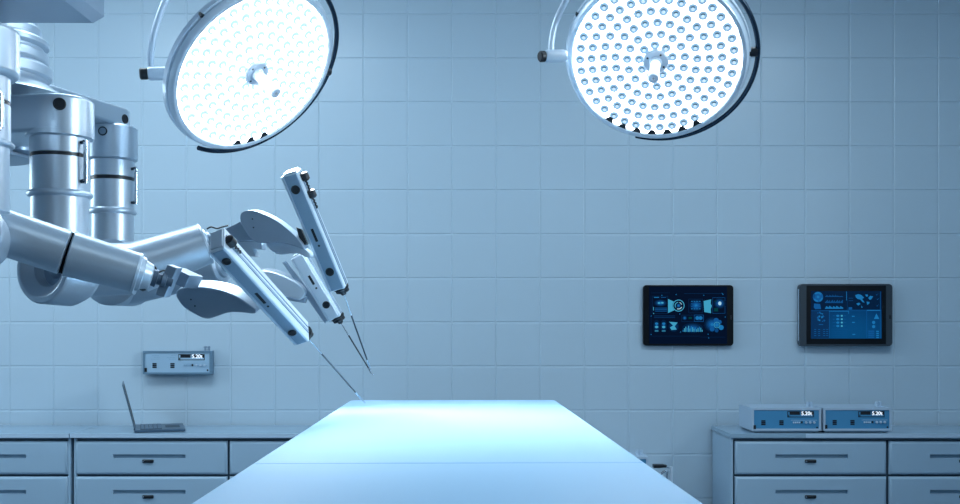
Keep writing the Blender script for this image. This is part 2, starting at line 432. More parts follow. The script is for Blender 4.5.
# ------------------------------------------------------------------ wall tablets
def rrect(x0, x1, z0, z1, r, n=6):
    pts = []
    for cx, cz, a0 in ((x1-r, z0+r, -PI/2), (x1-r, z1-r, 0), (x0+r, z1-r, PI/2), (x0+r, z0+r, PI)):
        for k in range(n+1):
            a = a0+PI/2*k/n; pts.append((cx+r*math.cos(a), cz+r*math.sin(a)))
    return pts
class Gfx:
    "flat screen graphics in photo pixels on a plane at distance Y"
    def __init__(s, Y): s.Y = Y; s.b = {}; s.n = 0
    def bm(s, m): return s.b.setdefault(m, nb())
    def poly(s, pts, m):
        s.n += 1; d = .0003+.00002*s.n
        vs = [s.bm(m).verts.new(P(p[0], p[1], s.Y)+V((0, -d, 0))) for p in pts]; s.bm(m).faces.new(vs)
    def rect(s, x0, y0, x1, y1, m): s.poly([(x0, y0), (x1, y0), (x1, y1), (x0, y1)], m)
    def circ(s, x, y, r, m, ry=None, n=24): s.poly([(x+r*math.cos(2*PI*i/n), y+(ry or r)*math.sin(2*PI*i/n)) for i in range(n)], m)
    def ring(s, x, y, r0, r1, m, a0=0, a1=2*PI, n=24):
        for i in range(n):
            a, b = a0+(a1-a0)*i/n, a0+(a1-a0)*(i+1)/n
            s.poly([(x+r0*math.cos(a), y+r0*math.sin(a)), (x+r1*math.cos(a), y+r1*math.sin(a)), (x+r1*math.cos(b), y+r1*math.sin(b)), (x+r0*math.cos(b), y+r0*math.sin(b))], m)
    def frame(s, x0, y0, x1, y1, m, w=.3):
        s.rect(x0, y0, x1, y0+w, m); s.rect(x0, y1-w, x1, y1, m); s.rect(x0, y0, x0+w, y1, m); s.rect(x1-w, y0, x1, y1, m)
    def done(s, par):
        "the lit picture belongs to the screen itself"
        me = par.data; org = par.parent.location; out = nb(); out.from_mesh(me)
        for m, b in s.b.items():
            me.materials.append(M[m]); i = len(me.materials)-1
            bmesh.ops.recalc_face_normals(b, faces=b.faces[:])
            for f in b.faces:
                nf_ = out.faces.new([out.verts.new(v.co-org) for v in f.verts]); nf_.material_index = i
            b.free()
        out.to_mesh(me); out.free()
M['mid'] = emi('screen_mid', (.004, .07, .24)); M['low'] = emi('screen_low', (.001, .015, .055))
def glow(g, x, y, r, ry=None, ms=('low', 'g1', 'mid', 'g2', 'g3')):
    ry = ry or r
    for i, m in enumerate(ms): g.circ(x, y, r*(1-i/len(ms)), m, ry*(1-i/len(ms)))

# left tablet
YT = 5.772
t = thing('wall_tablet', P(688, 346, YT), 'black thin tablet on the wall, dark screen of cyan gauges and glowing panels', 'tablet')
wz = lambda px, py, Y=YT: (P(px, py, Y).x, P(px, py, Y).z)
a = wz(643.2, 345.8); b_ = wz(733.6, 285)
obj('case', prism(nb(), [V((x, YT, z)) for x, z in rrect(a[0], b_[0], a[1], b_[1], .02)], V((0, .027, 0)), .004), 'tablet', t)
a = wz(649, 343.8); b_ = wz(727, 286.6)
sc = obj('screen', box(nb(), a[0], b_[0], YT-.0008, YT+.002, a[1], b_[1]), 'scr', t, 'dark navy lit screen', smooth=0)
obj('home_button', box(nb(), *sorted((wz(730.2, 0)[0], wz(732, 0)[0])), YT-.001, YT+.002, wz(0, 319.4)[1], wz(0, 315.2)[1], .001), 'black', t)
g = Gfx(YT-.001)
g.frame(652.5, 296, 668, 313.5, 'g1'); g.rect(654, 297, 659, 297.8, 'g3'); g.rect(661, 297.2, 666, 297.7, 'g2')
glow(g, 660.5, 303, 6.5, 3.6); g.circ(659, 303, 1.3, 'g4', .9); g.circ(662.3, 302.8, 1.3, 'g4', .9)
for i in range(3): g.rect(655, 307.8+i*1.5, 667, 308.4+i*1.5, 'g2')
g.rect(653.2, 307, 653.8, 310.5, 'g4'); g.circ(653.6, 313.5, .5, 'g4')
g.poly([(668, 299), (677, 303), (677, 309), (668, 313)], 'g4')
g.circ(678.5, 305.6, 6.2, 'scr'); g.ring(678.5, 305.6, 5.2, 6, 'g4'); g.ring(678.5, 305.6, 3, 3.8, 'g5', .4, 2, 10); g.ring(678.5, 305.6, 3, 3.8, 'g4', 2.6, 4.6, 10)
glow(g, 678.5, 305.6, 2.2, ms=('g1', 'g2', 'g3')); g.ring(678.5, 305.6, 3, 3.5, 'g5', 5, 6, 8)
g.frame(688.5, 299, 702.8, 313, 'g1'); glow(g, 696, 305.5, 7, 6)
for i in range(4):
    for j in range(4): g.rect(691+i*2.6, 301+j*2.5, 692.6+i*2.6, 301.7+j*2.5, 'g3' if (i*3+j) % 3 == 0 else 'g2')
g.poly([(703.5, 301), (711, 299.4), (710.6, 303.5), (711.8, 306), (710.6, 309), (711, 313.2), (704.2, 312)], 'g4')
g.frame(712.5, 297.5, 725, 313.5, 'g2', .25); glow(g, 719.6, 303.4, 6, 5.4); g.circ(719.7, 303.4, 1.6, 'g5', 1.9); g.rect(714, 308, 718, 311.5, 'gg'); g.rect(714, 300.8, 717, 301.6, 'gg')
for i in range(2): g.rect(654, 315.6+i*1.6, 675, 316.3+i*1.6, 'g1')
g.frame(681.5, 315, 703.5, 321.8, 'g1'); glow(g, 684.6, 318, 2.4); g.rect(688.5, 317, 691.8, 319, 'gg')
g.frame(694, 314.8, 703.6, 321.6, 'g2', .35)
glow(g, 698.8, 318, 4.4, 2.6, ('g1', 'g2')); g.circ(697.2, 318, 1.8, 'g3'); g.circ(700.5, 318, 1.8, 'g3')
for x in (656.5, 663.6):
    glow(g, x, 326.3, 3.4, 6.6, ('low', 'g1', 'g2')); g.circ(x, 323.6, 1.7, 'g3', 1.1); g.circ(x, 327, 1.7, 'g4', 1.1); g.rect(x-1.8, 330.6, x+1.8, 331.3, 'g4')
glow(g, 673.6, 326.5, 5.4, 5.4, ('low', 'g1', 'g1', 'g2')); g.poly([(669, 321.8), (677.5, 322.5), (674.6, 326.3), (676.6, 329.5), (671.5, 330), (669.8, 327.5), (673, 325.5)], 'g4')
glow(g, 692.5, 328, 10.5, 5.2, ('low', 'g1', 'mid', 'g2'))
for i in range(15):
    h = (2, 3.5, 5, 4, 6, 3.2, 5.6, 4.5, 3, 4.4, 2.6, 3.8, 5, 4, 2)[i]
    g.rect(682.6+i*1.36, 331.8-h, 683.4+i*1.36, 331.8, 'g4' if i % 3 else 'g3')
glow(g, 712, 324.5, 8, 7.4); 
for x, y, r, m in ((716, 320.5, 2.6, 'g2'), (721, 327.5, 2.5, 'g3'), (712, 329, 2.4, 'g2'), (719.5, 322, 2, 'g2'), (716.5, 330.5, 1.9, 'mid')): g.circ(x, y, r, m)
g.ring(716.8, 325, 2.6, 3.1, 'g4'); g.circ(716.8, 325, 2, 'g3')
for x, y in ((661.7, 295.4), (703.6, 295.3), (722, 293.5), (676, 294.6), (708, 334.2), (708.6, 338), (725, 317), (651, 316), (680.4, 332), (651, 334.5), (679.6, 314), (722.8, 294.4)): g.circ(x, y, .5, 'g3', n=8)
g.rect(651, 292.8, 670, 293, 'g1'); g.rect(684, 293.4, 722, 293.7, 'g1'); g.rect(651, 336, 700, 336.2, 'g1'); g.rect(700, 337, 725, 337.2, 'g1'); g.rect(650.8, 296, 651, 334, 'g1')
g.done(sc)

# right tablet
YT = 5.752
t = thing('wall_tablet', P(846, 346, YT), 'tablet in a grey case on the wall, blue screen showing a world map and charts', 'tablet')
a = wz(799.6, 346.2, YT); b_ = wz(892.8, 283.8, YT)
obj('case', prism(nb(), [V((x, YT, z)) for x, z in rrect(a[0], b_[0], a[1], b_[1], .022)], V((0, .047, 0)), .005), 'tabletg', t, 'dark grey case')
obj('side_trim', box(nb(), a[0]-.0015, a[0]+.004, YT+.008, YT+.03, a[1]+.03, b_[1]-.03, .001), 'chrome', t, 'bright metal side trim')
a = wz(806.4, 344.2, YT); b_ = wz(886, 285.6, YT)
obj('glass', box(nb(), a[0], b_[0], YT-.001, YT+.003, a[1], b_[1]), 'tablet', t, 'black glass border', smooth=0)
a = wz(810.9, 338.6, YT); b_ = wz(881.6, 291, YT)
sc = obj('screen', box(nb(), a[0], b_[0], YT-.0018, YT+.002, a[1], b_[1]), 'scrgrad', t, 'bright blue lit screen', smooth=0)
obj('home_button', box(nb(), *sorted((wz(889, 0, YT)[0], wz(891, 0, YT)[0])), YT-.0012, YT+.003, wz(0, 319, YT)[1], wz(0, 315, YT)[1], .001), 'black', t)
g = Gfx(YT-.002)
g.rect(811, 291, 847, 310, 'low'); g.rect(847.5, 291, 881.5, 309.5, 'low'); g.rect(811.5, 311, 829, 338, 'g1')
g.circ(818, 297, 5.2, 'g2'); g.ring(818, 297, 3.4, 4.9, 'g3', .2, 1.2, 6); g.ring(818, 297, 3.4, 4.9, 'g3', 1.6, 2.6, 6); g.ring(818, 297, 3, 4.9, 'mid', 3, 3.8, 6); g.ring(818, 297, 3.4, 4.9, 'g3', 4, 5.6, 6); g.circ(818, 297, 1.3, 'g3')
g.rect(825, 296.4, 843, 296.8, 'g2')
for i in range(18):
    g.rect(825+i, 296.4-abs(math.sin(i*1.1)*1.6)*(1 if i < 13 else .3), 825.7+i, 296.4, 'mid')
    g.rect(825+i, 303-1.2-(i*7 % 5)*.45, 825.7+i, 303, 'g2')
    g.rect(825+i, 308.8-1.2-(i*5 % 7)*.28, 826.02+i, 308.8, 'g3')
g.poly([(814, 303.5), (820, 304), (821, 309), (815, 309.2), (813.6, 307)], 'g2')
g.rect(846.2, 291.5, 846.7, 300.5, 'g3'); g.rect(811, 310.6, 881, 310.9, 'g2'); g.rect(829, 311, 829.4, 338, 'g2'); g.rect(848.3, 311, 848.7, 314, 'g3'); g.rect(829, 311, 848.6, 311.5, 'g3')
g.rect(866.4, 310, 880.2, 310.6, 'g3'); g.rect(866.4, 310, 866.8, 338, 'g2'); g.rect(880, 291.5, 880.4, 338, 'g2')
for pl in ([(855.2, 295), (858.2, 294.2), (861, 294.8), (864, 297.8), (862, 299), (864.6, 302.6), (862.5, 302.2), (860, 299.5), (857.5, 299), (855.6, 297.2)],
           [(865, 294.6), (867.4, 294.4), (868, 296.4), (866, 296.6)], [(868, 298), (870, 295.8), (873, 296.4), (871, 299.4), (869.6, 299.8)],
           [(866.4, 301.6), (869.5, 302), (869, 303.6), (867, 305), (866.8, 303.4)], [(856, 303.6), (859, 302.6), (860.4, 304), (858, 305.6)], [(861, 305.5), (862.6, 307.4), (861.4, 308)]): g.poly(pl, 'g3')
for y in (298, 300.6): g.rect(848.5, y, 853, y+.3, 'g2')
for x, y in ((876.5, 294.5), (877.5, 299), (877, 305.5)): g.poly([(x-1, y), (x, y+1), (x+1.8, y-1.2), (x+.1, y+.3)], 'g2')
g.rect(848.4, 307.2, 852, 309.6, 'g2')
for i in range(18):
    x, y = 820.5+6*math.cos(i*2.4)*((i % 4)+1)/4, 317+4.5*math.sin(i*2.4)*((i % 4)+1)/4; g.circ(x, y, .6 if i % 3 else .95, 'g2' if i % 2 else 'g3', n=10)
g.rect(818.6, 324.2, 823, 324.9, 'g2')
for i in range(4):
    for x in (814, 818, 823, 826): g.rect(x, 329.2+i*2, x+2, 329.8+i*2, 'g2')
for i in range(4):
    g.circ(837.6, 315.8+i*3.4, 1.6, 'g3', 1.1); g.circ(841.6, 315.8+i*3.4, 1.1, 'g4', .9); g.rect(832.5, 315.6+i*3.4, 835, 316+i*3.4, 'g2'); g.rect(843.5, 315.6+i*3.4, 846, 316+i*3.4, 'g2')
for x, y in ((853, 316.3), (853.2, 322.4), (853.6, 334.4)): g.rect(x-1.4, y-.5, x+1.4, y+.5, 'g3')
for i in range(5): g.rect(831, 329+i*2, 847, 329.2+i*2, 'g2')
g.poly([(876.2, 313.4), (879, 319), (873.6, 319)], 'g3'); g.circ(873.4, 322.4, 1.6, 'g3'); g.circ(873.4, 326.6, 1.6, 'g3')
for i in range(4): g.rect(868, 330.6+i*2, 874, 331.7+i*2, 'g2'); g.rect(876, 330.8+i*2, 878.6, 331.9+i*2, 'g3')
g.done(sc)

# ------------------------------------------------------------------ operating table
TZ = 1.21
bt = thing('operating_table', V((-.07, 2.4, 0)), 'operating table under a pale blue sheet, brightly lit by the two lamps', 'operating table')
far = V((-.0975, 3.6, TZ)); ax = V((-.0508, 2.1755, 0)).normalized(); wd = V((ax.y, -ax.x, 0)); HW = .3685
def cushion(t0, t1, z0, z1, rfar, rnear, bev):
    "rounded slab on the table's long axis, t measured from the far end towards the viewer"
    pts = []
    for (s, t, r, a0) in ((1, t0, rfar, 0), (-1, t0, rfar, PI/2), (-1, t1, rnear, PI), (1, t1, rnear, 3*PI/2)):
        sg = 1 if t == t0 else -1
        cxx = s*(HW-r); cy = -t-sg*r
        for k in range(7):
            a = a0+PI/2*k/6; pts.append((cxx+r*math.cos(a), cy+r*math.sin(a)))
    base = V((far.x, far.y, 0))
    bm = prism(nb(), [base+wd*p+ax*q+V((0, 0, z0)) for p, q in pts], V((0, 0, z1-z0)), bev, 5)
    for v in bm.verts: v.co.z += (3.6-v.co.y)*.0069          # the top is tipped up a touch towards the near end
    return bm
seam = (3.6-1.871)
obj('mattress', cushion(0, seam-.0015, TZ-.07, TZ, .03, .006, .007), 'sheet', bt, 'far mattress section')
obj('mattress', cushion(seam+.0015, 2.6, TZ-.07, TZ, .006, .04, .007), 'sheet', bt, 'near mattress section')
obj('table_top', cushion(.02, 2.53, TZ-.095, TZ-.0705, .03, .03, .003), 'robotd', bt, 'metal table top')
c = V((-.08, 2.5, 0))
obj('column', lathe(nb(), c+V((0, 0, .12)), V((0, 0, 1)), [(0, .19), (.03, .17), (.3, .16), (.31, .13), (.62, .13), (.63, .11), (.96, .11), (.99, .16)], 40), 'robot', bt)
obj('base', prism(nb(), [V((x, y, .03)) for x, y in chaikin([(-.35, 1.75), (.2, 1.75), (.24, 2.9), (-.4, 2.9)], 3)], V((0, 0, .1)), .02, 4), 'robot', bt)
for x in (-.26, .12):
    for y in (1.95, 2.75): obj('caster', cyl(nb(), V((x-.012, y, .03)), V((x+.012, y, .03)), .03, seg=20), 'rubber', bt)
for s in (-1, 1):
    bm = nb(); o0 = V((far.x, far.y, TZ-.11))+wd*s*(HW-.03)
    tube(bm, [o0-ax*.15, o0-ax*2.4], .009); obj('side_rail', bm, 'chrome', bt)

# ------------------------------------------------------------------ surgical lamps
def lamp(cpx, cpy, Y, rpx, ratio, ang, label, lensm, yoke, pivot, hoop_r, hoop_off):
    C = P(cpx, cpy, Y); cam = V((0, 0, CAMZ))
    vdir = (cam-C).normalized()
    right = V((0, 0, 1)).cross(vdir).normalized()
    if right.x < 0: right = -right
    upv = vdir.cross(right).normalized()
    if upv.z < 0: upv = -upv
    a = math.radians(ang)                       # direction of the lower edge the face leans to, in the picture
    lat = right*math.cos(a)+upv*math.sin(a)
    n = (vdir*ratio+lat*math.sqrt(1-ratio*ratio)).normalized()
    e1 = upv.cross(n).normalized()
    if e1.x < 0: e1 = -e1
    e2 = n.cross(e1).normalized()
    if e2.z < 0: e2 = -e2
    R = rpx*Y/F
    A = lambda th, r, d=0: C+e1*math.cos(th)*r*R+e2*math.sin(th)*r*R-n*d
    t = thing('surgical_light', C-n*.05, label, 'surgical lamp', 'ceiling surgical lamps')
    b = lathe(nb(), C+n*.012, -n, [(.006, 1.0*R), (0, 1.015*R), (0, 1.055*R), (.006, 1.075*R), (.02, 1.085*R), (.022, 1.07*R), (.026, 1.07*R),
        (.028, 1.10*R), (.045, 1.105*R), (.048, 1.09*R), (.06, .98*R), (.08, .8*R), (.085, .3*R), (.085, 0)], 96, caps=False)
    obj('housing', b, 'lamp', t)
    obj('light_panel', lathe(nb(), C+n*.003, -n, [(0, 0), (0, 1.005*R), (.004, 1.005*R), (.004, 0)], 72), 'panel', t, 'white glowing LED face', smooth=20)
    # lenses
    bl = nb(); lathe(bl, V((0, 0, 0)), V((0, 0, 1)), [(0, .058*R), (.0015, .056*R), (.003, .044*R), (.004, .022*R), (.0042, 0)], 18)
    ml = bpy.data.meshes.new('led_lens'); bl.to_mesh(ml); bl.free(); ml.materials.append(M[lensm])
    for p in ml.polygons: p.use_smooth = True
    br = nb(); lathe(br, V((0, 0, 0)), V((0, 0, 1)), [(0, .071*R), (.0012, .071*R), (.0012, .066*R), (0, .066*R)], 18, caps=False)
    mr = bpy.data.meshes.new('lens_rim'); br.to_mesh(mr); br.free(); mr.materials.append(M['lensring'])
    bc = nb(); sc_l = 1 if lensm == 'lensR' else .6                    # dark reflection on each lens dome, put in as a crescent
    ring_o = [(.030*math.cos(a), .030*math.sin(a)+.002) for a in (math.radians(25+i*13) for i in range(11))]
    ring_i = [(.022*math.cos(a), .015*math.sin(a)+.004) for a in (math.radians(155-i*13) for i in range(11))]
    prism(bc, [V((x*R*sc_l, y*R*sc_l, .0036)) for x, y in ring_o+ring_i], V((0, 0, .001)))
    mc = bpy.data.meshes.new('lens_reflection'); bc.to_mesh(mc); bc.free(); mc.materials.append(M['lens_dark'])
    bo = nb(); lathe(bo, V((0, -.006*R, .0036)), V((0, 0, 1)), [(0, .020*R), (.0011, .018*R), (.0013, 0)], 12)
    mo = bpy.data.meshes.new('lens_core'); bo.to_mesh(mo); bo.free(); mo.materials.append(M['core'] if lensm == 'lensR' else M['panel'])
    meshes = (('lens_rim', mr), ('lens_reflection', mc), ('lens_core', mo))
    rot = Matrix((e1, e1.cross(n)*-1, n)).transposed()
    if rot.determinant() < 0: rot = Matrix((e1, e1.cross(n), n)).transposed()
    pos = []
    for r, k, ph in ((.2, 9, .2), (.343, 15, .1), (.486, 21, .3), (.629, 27, 0), (.772, 33, .2), (.912, 38, .1)):
        for i in range(k):
            th = 2*PI*i/k+ph; pos.append((r*math.cos(th), r*math.sin(th)))
    pos.sort(key=lambda q: q[1]-.35*abs(q[0]))
    rest = nb()
    for i, (a_, b__) in enumerate(pos):
        w = C+n*.003+e1*a_*R+e2*b__*R-V(t['_o'])
        mw = Matrix.Translation(w) @ rot.to_4x4()
        if i < 100:
            o = bpy.data.objects.new('led_lens', ml); COL.objects.link(o); o.parent = t; o.matrix_basis = mw
            for nm, me in meshes:
                q = bpy.data.objects.new(nm, me); COL.objects.link(q); q.parent = o
        else:
            for mi, me in enumerate((ml, mr, mc, mo)):
                k0 = len(rest.verts); f0 = len(rest.faces); rest.from_mesh(me); rest.verts.ensure_lookup_table()
                bmesh.ops.transform(rest, matrix=Matrix.Translation(V(t['_o'])) @ mw, verts=rest.verts[k0:])
                rest.faces.ensure_lookup_table()
                for f in rest.faces[f0:]: f.material_index = mi
    ro = obj('led_lens', rest, lensm, t, kind='stuff')
    for mm in (mr, mc, mo): ro.data.materials.append(mm.materials[0])
    # dark sockets showing at the lower rim
    for th in (-128, -117, -106, -95, -84, -73, -62):
        if lensm == 'lensL' and th < -84: continue
        c0 = A(math.radians(th), .985, -.0075)
        tt = (-e1*math.sin(math.radians(th))+e2*math.cos(math.radians(th)))
        rr = (e1*math.cos(math.radians(th))+e2*math.sin(math.radians(th)))
        bm = prism(nb(), [c0-tt*.06*R+rr*.022*R, c0+tt*.06*R+rr*.022*R, c0+tt*.03*R-rr*.04*R, c0-tt*.02*R-rr*.04*R], n*.002)
        obj('rim_socket', bm, 'black', t, smooth=0)
    # centre handle
    hm = obj('handle_mount', lathe(nb(), C, n, [(0, .155*R), (.014, .155*R), (.018, .14*R), (.018, .08*R), (.03, .07*R)], 40), 'lamp', t)
    for k in range(4):
        th = PI/4+k*PI/2+.2; obj('screw', disc(nb(), A(th, .112, -.018), n, .012*R, .001, 12), 'black', hm)
    hn = obj('handle', lathe(nb(), C+n*.01, n, [(0, .062*R), (.09, .058*R), (.1, .066*R), (.12, .066*R), (.124, .05*R)], 32), 'panel' if False else 'handle', t, 'white sterile handle')
    obj('handle_cap', lathe(nb(), C+n*.13, n, [(0, .058*R), (.004, .056*R), (.005, .02*R), (.002, .018*R), (.002, 0)], 24), 'lamp', hn, 'blue grey end cap')
    obj('cap_hole', disc(nb(), C+n*.132, n, .02*R, .002, 12), 'lens_dark', hn)
    # dark hoop rail along the far side
    th0, th1 = math.radians(-107), math.radians(88)
    off = e1*hoop_off*R
    pts = [A(th0+(th1-th0)*i/70, hoop_r, .03)+off*1 for i in range(71)]
    hp = obj('hoop_rail', tube(nb(), pts, .0085, 12), 'lampd', t, 'dark curved hoop rail')
    bm = nb(); tube(bm, [A(0, 1.08, .03), A(0, hoop_r, .03)+off], .017, 16)
    obj('hoop_clamp', bm, 'black', t, 'black clamp')
    obj('latch', obox(nb(), A(math.radians(146), 1.09, .018), e1*.006, e2*.006, n*.008, .001), 'black', t, 'small black latch')
    # pivot, knob and yoke
    (k0, k1, k2), py, dY = pivot
    pA, pB, pC = P(k2, py, Y+dY), P(k1, py+.4, Y+dY-.02), P(k0, py+.6, Y+dY-.03)
    pv = obj('pivot', lathe(nb(), pA, pB-pA, [(0, .02), (.01, .023), ((pB-pA).length-.006, .023), ((pB-pA).length, .019)], 28), 'lamp', t)
    kn = nb(); Lk = (pC-pB).length; d = (pC-pB).normalized()
    lathe(kn, pB, d, [(0, .016), (.004, .0195), (Lk-.004, .0195), (Lk, .015)], 24)
    obj('knob', kn, 'black', pv, 'black knob')
    yk = smoothpts([P(x, y, Y+q) for x, y, q in yoke], 8)
    obj('yoke', tube(nb(), yk, .0115, 14), 'lamp', t)
    top = yk[-1]
    obj('joint', cyl(nb(), top-V((0, 0, .03)), top+V((0, 0, .07)), .035), 'lamp', t)
    obj('ceiling_arm', tube(nb(), smoothpts([top+V((0, 0, .05)), top+V((0, 0, .2)), V((top.x, top.y, 3.6))], 4), .028, 20), 'lamp', t)
    obj('ceiling_plate', cyl(nb(), V((top.x, top.y, 3.57)), V((top.x, top.y, 3.6)), .12), 'lamp', t)
    return C, n, R
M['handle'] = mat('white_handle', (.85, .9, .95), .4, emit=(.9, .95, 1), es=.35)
CL, nL, RL = lamp(254.8, 71.5, 3.4, 86, .68, -44, 'left surgical lamp, strongly tilted, above the robot instruments', 'lensL',
    [(150.5, 70, -.03), (150.5, 58, -.03), (153, 38, -.02), (158, 20, 0), (164, 4, .02), (176, -20, .05), (196, -48, .08), (225, -72, .1), (258, -82, .1)],
    ((139.5, 148, 176), 73.3, -.03), 1.19, .03)
CR, nR, RR = lamp(656, 60.2, 3.55, 83.3, .885, -98.5, 'right surgical lamp, facing down over the operating table', 'lensR',
    [(551, 53, 0), (551.5, 42, 0), (555, 25, 0), (562, 8, 0), (572, -8, .0), (592, -30, .02), (620, -46, .03), (656, -52, .04)],
    ((539.5, 545, 566), 56, 0), 1.15, .03)

# ------------------------------------------------------------------ surgical robot
rb = thing('surgical_robot', V((-1.6, 2.9, 0)), 'pale grey surgical robot with jointed arms holding needle instruments over the table', 'surgical robot')
def part(name, bm, m='robot', par=None, label=None, smooth=38): return obj(name, bm, m, par or rb, label, smooth)
k = .001
# overhead slab: underside seen, edges flare outwards; its shade is put into a darker enamel
zb = CAMZ+302*.00275; bm = nb()
x1, x0, y0, y1 = (93-CX)*2.75*k, -2.7, 1.1, 2.75; fl, th = .022, .024
lo = [V((x0, y0, zb)), V((x1, y0, zb)), V((x1, y1, zb)), V((x0, y1, zb))]
md = [V((x0-fl, y0-fl, zb+th)), V((x1+fl, y0-fl, zb+th)), V((x1+fl, y1+fl, zb+th)), V((x0-fl, y1+fl, zb+th))]
hi = [p+V((0, 0, .07)) for p in md]
R3 = [[bm.verts.new(p) for p in q] for q in (lo, md, hi)]
bm.faces.new(R3[0][::-1]); bm.faces.new(R3[2])
for a, b in zip(R3, R3[1:]):
    for i in range(4): bm.faces.new((a[i], a[(i+1) % 4], b[(i+1) % 4], b[i]))
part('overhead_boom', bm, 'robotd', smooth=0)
part('ceiling_post', cyl(nb(), V((-2., 2.0, 2.36)), V((-2., 2.0, 3.6)), .13, seg=40))
# ribbed hub column
Yh = 3.0; c0 = P(-13, 92, Yh); s = Yh*k
z = lambda y, Y=Yh: CAMZ-(y-HZ)*Y*k
prof = [(96, 77), (93, 74), (91, 69), (87, 64), (83, 60.5), (79, 59), (77.5, 59), (77, 62), (75.5, 63.5), (67, 63.5), (65, 61.5), (64, 59), (62.5, 58), (61.5, 59.5), (59, 60.5), (52, 60), (50.5, 57.5), (49.5, 55.5), (47, 55.5), (46, 59), (44.5, 60.5), (40, 60), (38, 58), (36, 54), (28, 54), (24, 50), (-380, 50)]
part('ribbed_column', lathe(nb(), V((c0.x, Yh, 0)), V((0, 0, 1)), [(z(y), (r-(3 if y < 86 else 1))*s) for y, r in prof], 64))
hub = V(((-22-CX)*3.15*k, 3.15, 0))
part('hub', lathe(nb(), hub, V((0, 0, 1)), [(z(151), .14), (z(150), .158), (z(147), .158), (z(146), .15), (z(112), .15), (z(90), .15), (z(88), .13)], 56), 'robotd')
def stadium(a, b, ra, rb_, z0, z1, bev=.012, n=16):
    d = (b-a); d.z = 0; L = d.length; d.normalize(); w = V((-d.y, d.x, 0)); pts = []
    for i in range(n+1):
        t = -PI/2+PI*i/n; pts.append(V((b.x, b.y, z0))+d*math.cos(t)*rb_+w*math.sin(t)*rb_)
    for i in range(n+1):
        t = PI/2+PI*i/n; pts.append(V((a.x, a.y, z0))+d*math.cos(t)*ra+w*math.sin(t)*ra)
    return prism(nb(), pts, V((0, 0, z1-z0)), bev, 3)
def button(c, n, r, par, m='black', inner=None):
    b = part('button', lathe(nb(), c-n*.002, n, [(0, r), (.005, r), (.006, r*.86), (.004, r*.8), (.004, 0)], 28), m, par, 'round black button' if m == 'black' else None)
    if inner: obj('button_core', disc(nb(), c+n*.002, n, r*.72, .003), inner, b)
    return b
def column(px, Y, r, ytop, yband, ybead, ybot, name='arm_column'):
    A = V(((px-CX)*Y*k, Y, 0)); Yf = Y-r*.7; zz = lambda y: CAMZ-(y-HZ)*Yf*k
    pr = [(zz(ybot), r*.97), (zz(ybead+4.5), r*.97), (zz(ybead+3.5), r*1.0), (zz(ybead+3), r*1.07), (zz(ybead+1.5), r*1.1), (zz(ybead), r*1.1), (zz(ybead-1.6), r*1.06), (zz(ybead-2.6), r*1.0),
          (zz(yband+2.4), r), (zz(yband+2), r*.965), (zz(yband-1.6), r*.965), (zz(yband-2), r), (zz(ytop), r)]
    c = part(name, lathe(nb(), A, V((0, 0, 1)), pr, 64))
    obj('seal_band', lathe(nb(), A, V((0, 0, 1)), [(zz(yband+1.9), r*.955), (zz(yband+1.8), r*.978), (zz(yband-1.5), r*.978), (zz(yband-1.6), r*.955)], 64), 'black', c, 'black seal band')
    return c, A
def rail(par, A, Y, r, ang, y0, y1, w=.008):
    d = V((math.sin(ang), -math.cos(ang), 0)); Yf = Y-r*.5; zz = lambda y: CAMZ-(y-HZ)*Yf*k
    bm = nb(); p = V((A.x, A.y, 0))+d*(r+.018)
    tube(bm, [p+V((0, 0, zz(y1+2))), p+V((0, 0, zz(y0-2)))], w*.62, 12)
    n = 26
    for i in range(n):
        q = p+V((0, 0, zz(y1)+(zz(y0)-zz(y1))*(i+.5)/n)); cyl(bm, q-V((0, 0, .0016)), q+V((0, 0, .0016)), w, seg=14, ch=.0005)
    o = part('coiled_strut', bm, 'chrome', par, 'ribbed chrome strut')
    for y in (y0, y1):
        q = V((A.x, A.y, 0))+d*(r-.004)+V((0, 0, zz(y))); bm = nb(); cyl(bm, q, q+d*.024, .0055, seg=16); cyl(bm, q+d*.017-V((0,0,.006)), q+d*.017+V((0, 0, .006)), .0058, seg=16)
        obj('strut_clamp', bm, 'shaft', par, 'black clamp')
# arm A (middle column)
YA = 2.9; rA = .082
cA, A = column(60, YA, rA, 128, 153.5, 191.5, 246)
zA = lambda y: CAMZ-(y-HZ)*(YA-.08)*k
hA = part('shoulder_housing', stadium(V((hub.x-.1, 3.05, 0)), V((A.x, A.y, 0)), .11, .094, zA(131.5), zA(93)))
d1 = V((0, -1, 0)); 
d1 = V((math.sin(math.radians(22)), -math.cos(math.radians(22)), 0)); button(V((A.x, A.y, zA(104.5)))+d1*.0935, d1, .0175, hA)
part('shoulder_collar', lathe(nb(), V((A.x, A.y, 0)), V((0, 0, 1)), [(zA(134.5), .083), (zA(133), .093), (zA(128), .094), (zA(126), .09)], 56), 'robot', hA)
rail(cA, A, YA, rA, math.radians(66), 142, 181)
sc_ = P(15, 131, 2.98); button(sc_+V((0, .0, 0)), V((.2, -1, 0)).normalized(), .011, rb, 'chrome')
part('underside_plate', lathe(nb(), V((P(12, 0, 3.1).x, 3.12, 0)), V((0, 0, 1)), [(z(149, 3.05), .05), (z(148, 3.05), .062), (z(145, 3.05), .062), (z(144, 3.05), .05)], 40), 'robotd')
